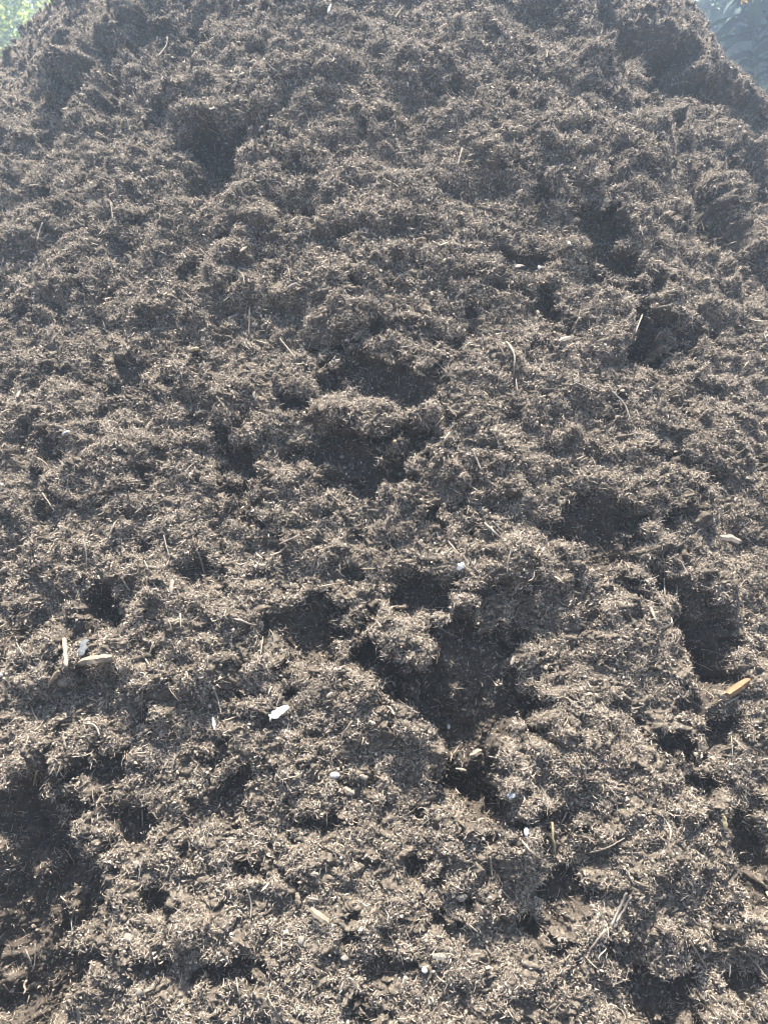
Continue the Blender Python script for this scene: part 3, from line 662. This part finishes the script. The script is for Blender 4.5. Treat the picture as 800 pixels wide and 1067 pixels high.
def crown_mesh(name, centre, radii, nleaf, size, m, nclump=60):
    u = rng.normal(0, 1, (nclump, 3)); u /= np.linalg.norm(u, axis=1, keepdims=True)
    cc = np.array(centre) + u * (rng.random((nclump, 1)) ** .45) * np.array(radii)
    k = rng.integers(0, nclump, nleaf); cr = (.16 + .16 * rng.random(nclump)) * min(radii)
    p = cc[k] + rng.normal(0, 1, (nleaf, 3)) * cr[k][:, None] * .6
    d = rng.normal(0, 1, (nleaf, 3)) + np.array([0, 0, -.5]); d /= np.linalg.norm(d, axis=1, keepdims=True)
    a = np.cross(d, rng.normal(0, 1, (nleaf, 3))); a /= np.linalg.norm(a, axis=1, keepdims=True); n = np.cross(a, d)
    s = (size * (.6 + .8 * rng.random(nleaf)))[:, None]
    vs = np.stack([p, p + d * s * .4 + a * s * .27 + n * s * .06, p + d * s, p + d * s * .4 - a * s * .27 + n * s * .06], 1)
    f = np.array([(0, 1, 2), (0, 2, 3)], np.int32)
    fs = (np.arange(nleaf, dtype=np.int32)[:, None, None] * 4 + f).reshape(-1, 3)
    me = np_mesh(name, vs.reshape(-1, 3), fs); attr(me, 'tone', np.repeat(rng.random(nleaf), 4)); me.materials.append(m); return me, cc
def tree(label, x, y, h, radii, nleaf, size, m, cat='tree', nclump=60):
    base = np.array([x, y, -.1]); ctr = np.array([x, y, h - radii[2]])
    root = bpy.data.objects.new('leafy_tree', None); COL.objects.link(root); root.location = (x, y, 0)
    tag(root, label, cat, 'trees behind the pile')
    me, cc = crown_mesh('crown', ctr - np.array([x, y, 0]), radii, nleaf, size, m, nclump); link('crown', me, root)
    path = [np.array([0, 0, -.1]) + np.array([.06 * math.sin(3 * s), .05 * s, s * (h - radii[2])]) for s in np.linspace(0, 1, 9)]
    tm = tube('trunk', path, np.linspace(.05 * h ** .8, .022 * h ** .8, 9), 1, 9, .06); tm.materials.append(bark_m); tr = link('trunk', tm, root)
    for c in cc[:9]:
        s = path[5 + random.randint(0, 3)]; mid = (s + c) / 2 + rng.normal(0, .08, 3)
        lm = tube('limb', [s, s * .6 + mid * .4, mid, mid * .4 + c * .6, c], [.035, .03, .024, .018, .01], 1, 6, .05); lm.materials.append(bark_m); link('limb', lm, tr)
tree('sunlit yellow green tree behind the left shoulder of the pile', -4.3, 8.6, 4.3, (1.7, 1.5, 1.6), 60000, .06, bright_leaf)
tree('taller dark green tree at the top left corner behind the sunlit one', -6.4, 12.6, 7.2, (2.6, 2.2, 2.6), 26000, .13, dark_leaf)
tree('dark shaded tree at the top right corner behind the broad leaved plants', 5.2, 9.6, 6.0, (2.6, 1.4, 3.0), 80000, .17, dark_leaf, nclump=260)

def blade(p, d, L, W, droop, tone):
    n = 5; vs = []; tn = []; p = np.array(p, float); d = np.array(d, float); d /= np.linalg.norm(d)
    side_ = np.cross(d, [0, 0, 1]); side_ /= np.linalg.norm(side_) + 1e-6
    for i in range(n + 1):
        u = i / n; ww = W * .5 * max(.02, math.sin(math.pi * min(1, .05 + .95 * u) ** .8)); nm = np.cross(side_, d)
        vs += [p - side_ * ww + nm * ww * .4, p.copy(), p + side_ * ww + nm * ww * .4]; tn += [tone, min(1, tone + .3), tone]
        p = p + d * L / n; d = d + np.array([0, 0, -droop / n]); d /= np.linalg.norm(d)
    fs = [(i * 3 + j, i * 3 + j + 1, i * 3 + 4 + j, i * 3 + 3 + j) for i in range(n) for j in range(2)]
    return vs, fs, tn
def broad_plant(label, x, y, h, nstem, nleaf, L, W, seed, flower=False):
    rr = random.Random(seed)
    root = bpy.data.objects.new('leafy_plant', None); COL.objects.link(root); root.location = (x, y, 0)
    tag(root, label, 'plant', 'leafy plants behind the pile'); VS, FS, TN = [], [], []
    for k in range(nstem):
        a = k * 2.399; sp = .25 + .75 * rr.random(); hh = h * rr.uniform(.75, 1.0)
        path = [np.array([math.cos(a) * sp * .75 * u ** 1.4, math.sin(a) * sp * .6 * u ** 1.4, -.05 + u * hh]) for u in np.linspace(0, 1, 9)]
        st = tube('stem', path, np.linspace(.022, .007, 9), 1, 6, .05); st.materials.append(M['leafstem']); link('stem', st, root)
        for q in range(nleaf // nstem):
            u = .25 + .75 * rr.random() ** .8; i = min(7, int(u * 8)); p = path[i] + (path[i + 1] - path[i]) * (u * 8 - i)
            b_ = rr.uniform(0, 6.283); el = rr.uniform(-.3, .8)
            v, f, tn = blade(p, (math.cos(b_) * math.cos(el), math.sin(b_) * math.cos(el), math.sin(el)), L * rr.uniform(.6, 1.3), W * rr.uniform(.7, 1.3), rr.uniform(.5, 1.8), rr.random() * .7)
            FS += [tuple(c + len(VS) for c in ff) for ff in f]; VS += v; TN += tn
    me = np_mesh('foliage', np.array(VS), np.array(FS, np.int32), True); attr(me, 'tone', TN); me.materials.append(blade_leaf); link('foliage', me, root)
    if flower:
        me, _ = crown_mesh('flower', (-.60, -.25, h * .815), (.03, .03, .03), 26, .045, M['petal'], 4); link('flower', me, root)
M['leafstem'] = item_mat('green_stem', (.05, .08, .03), (.09, .13, .05), 20)
M['petal'] = leaf_mat('orange_petals', (.50, .26, .06), (.66, .44, .14), .15)
broad_plant('leafy dark green plant with an orange flower close behind the right shoulder of the pile', 2.95, 6.35, 3.7, 9, 700, .34, .10, 3, True)
broad_plant('taller dark green plant at the right edge beside the flowering one', 4.0, 6.9, 4.1, 11, 900, .36, .11, 4)
broad_plant('lower dark green plant at the right edge where the pile falls away', 3.6, 5.6, 3.0, 9, 700, .30, .09, 8)

# ------------------------------------------------------------------ a mist volume added to stand in for lens glare
hb = bpy.data.meshes.new('glare_haze')
x0, x1, y0, y1, z0, z1 = -80, 80, -80, 90, -1.2, 7.6
hb.from_pydata([(x, y, z) for z in (z0, z1) for y in (y0, y1) for x in (x0, x1)], [], [(0, 2, 3, 1), (4, 5, 7, 6), (0, 1, 5, 4), (2, 6, 7, 3), (0, 4, 6, 2), (1, 3, 7, 5)])
hm = bpy.data.materials.new('glare_haze_air'); hm.use_nodes = True; t = hm.node_tree; t.nodes.clear()
pv = t.nodes.new('ShaderNodeVolumePrincipled'); pv.inputs['Density'].default_value = GLARE_DENSITY
pv.inputs['Anisotropy'].default_value = GLARE_G; pv.inputs['Color'].default_value = (.68, .83, 1.0, 1)
out = t.nodes.new('ShaderNodeOutputMaterial'); t.links.new(pv.outputs[0], out.inputs['Volume'])
hb.materials.append(hm); tag(link('glare_haze', hb), kind='stuff')
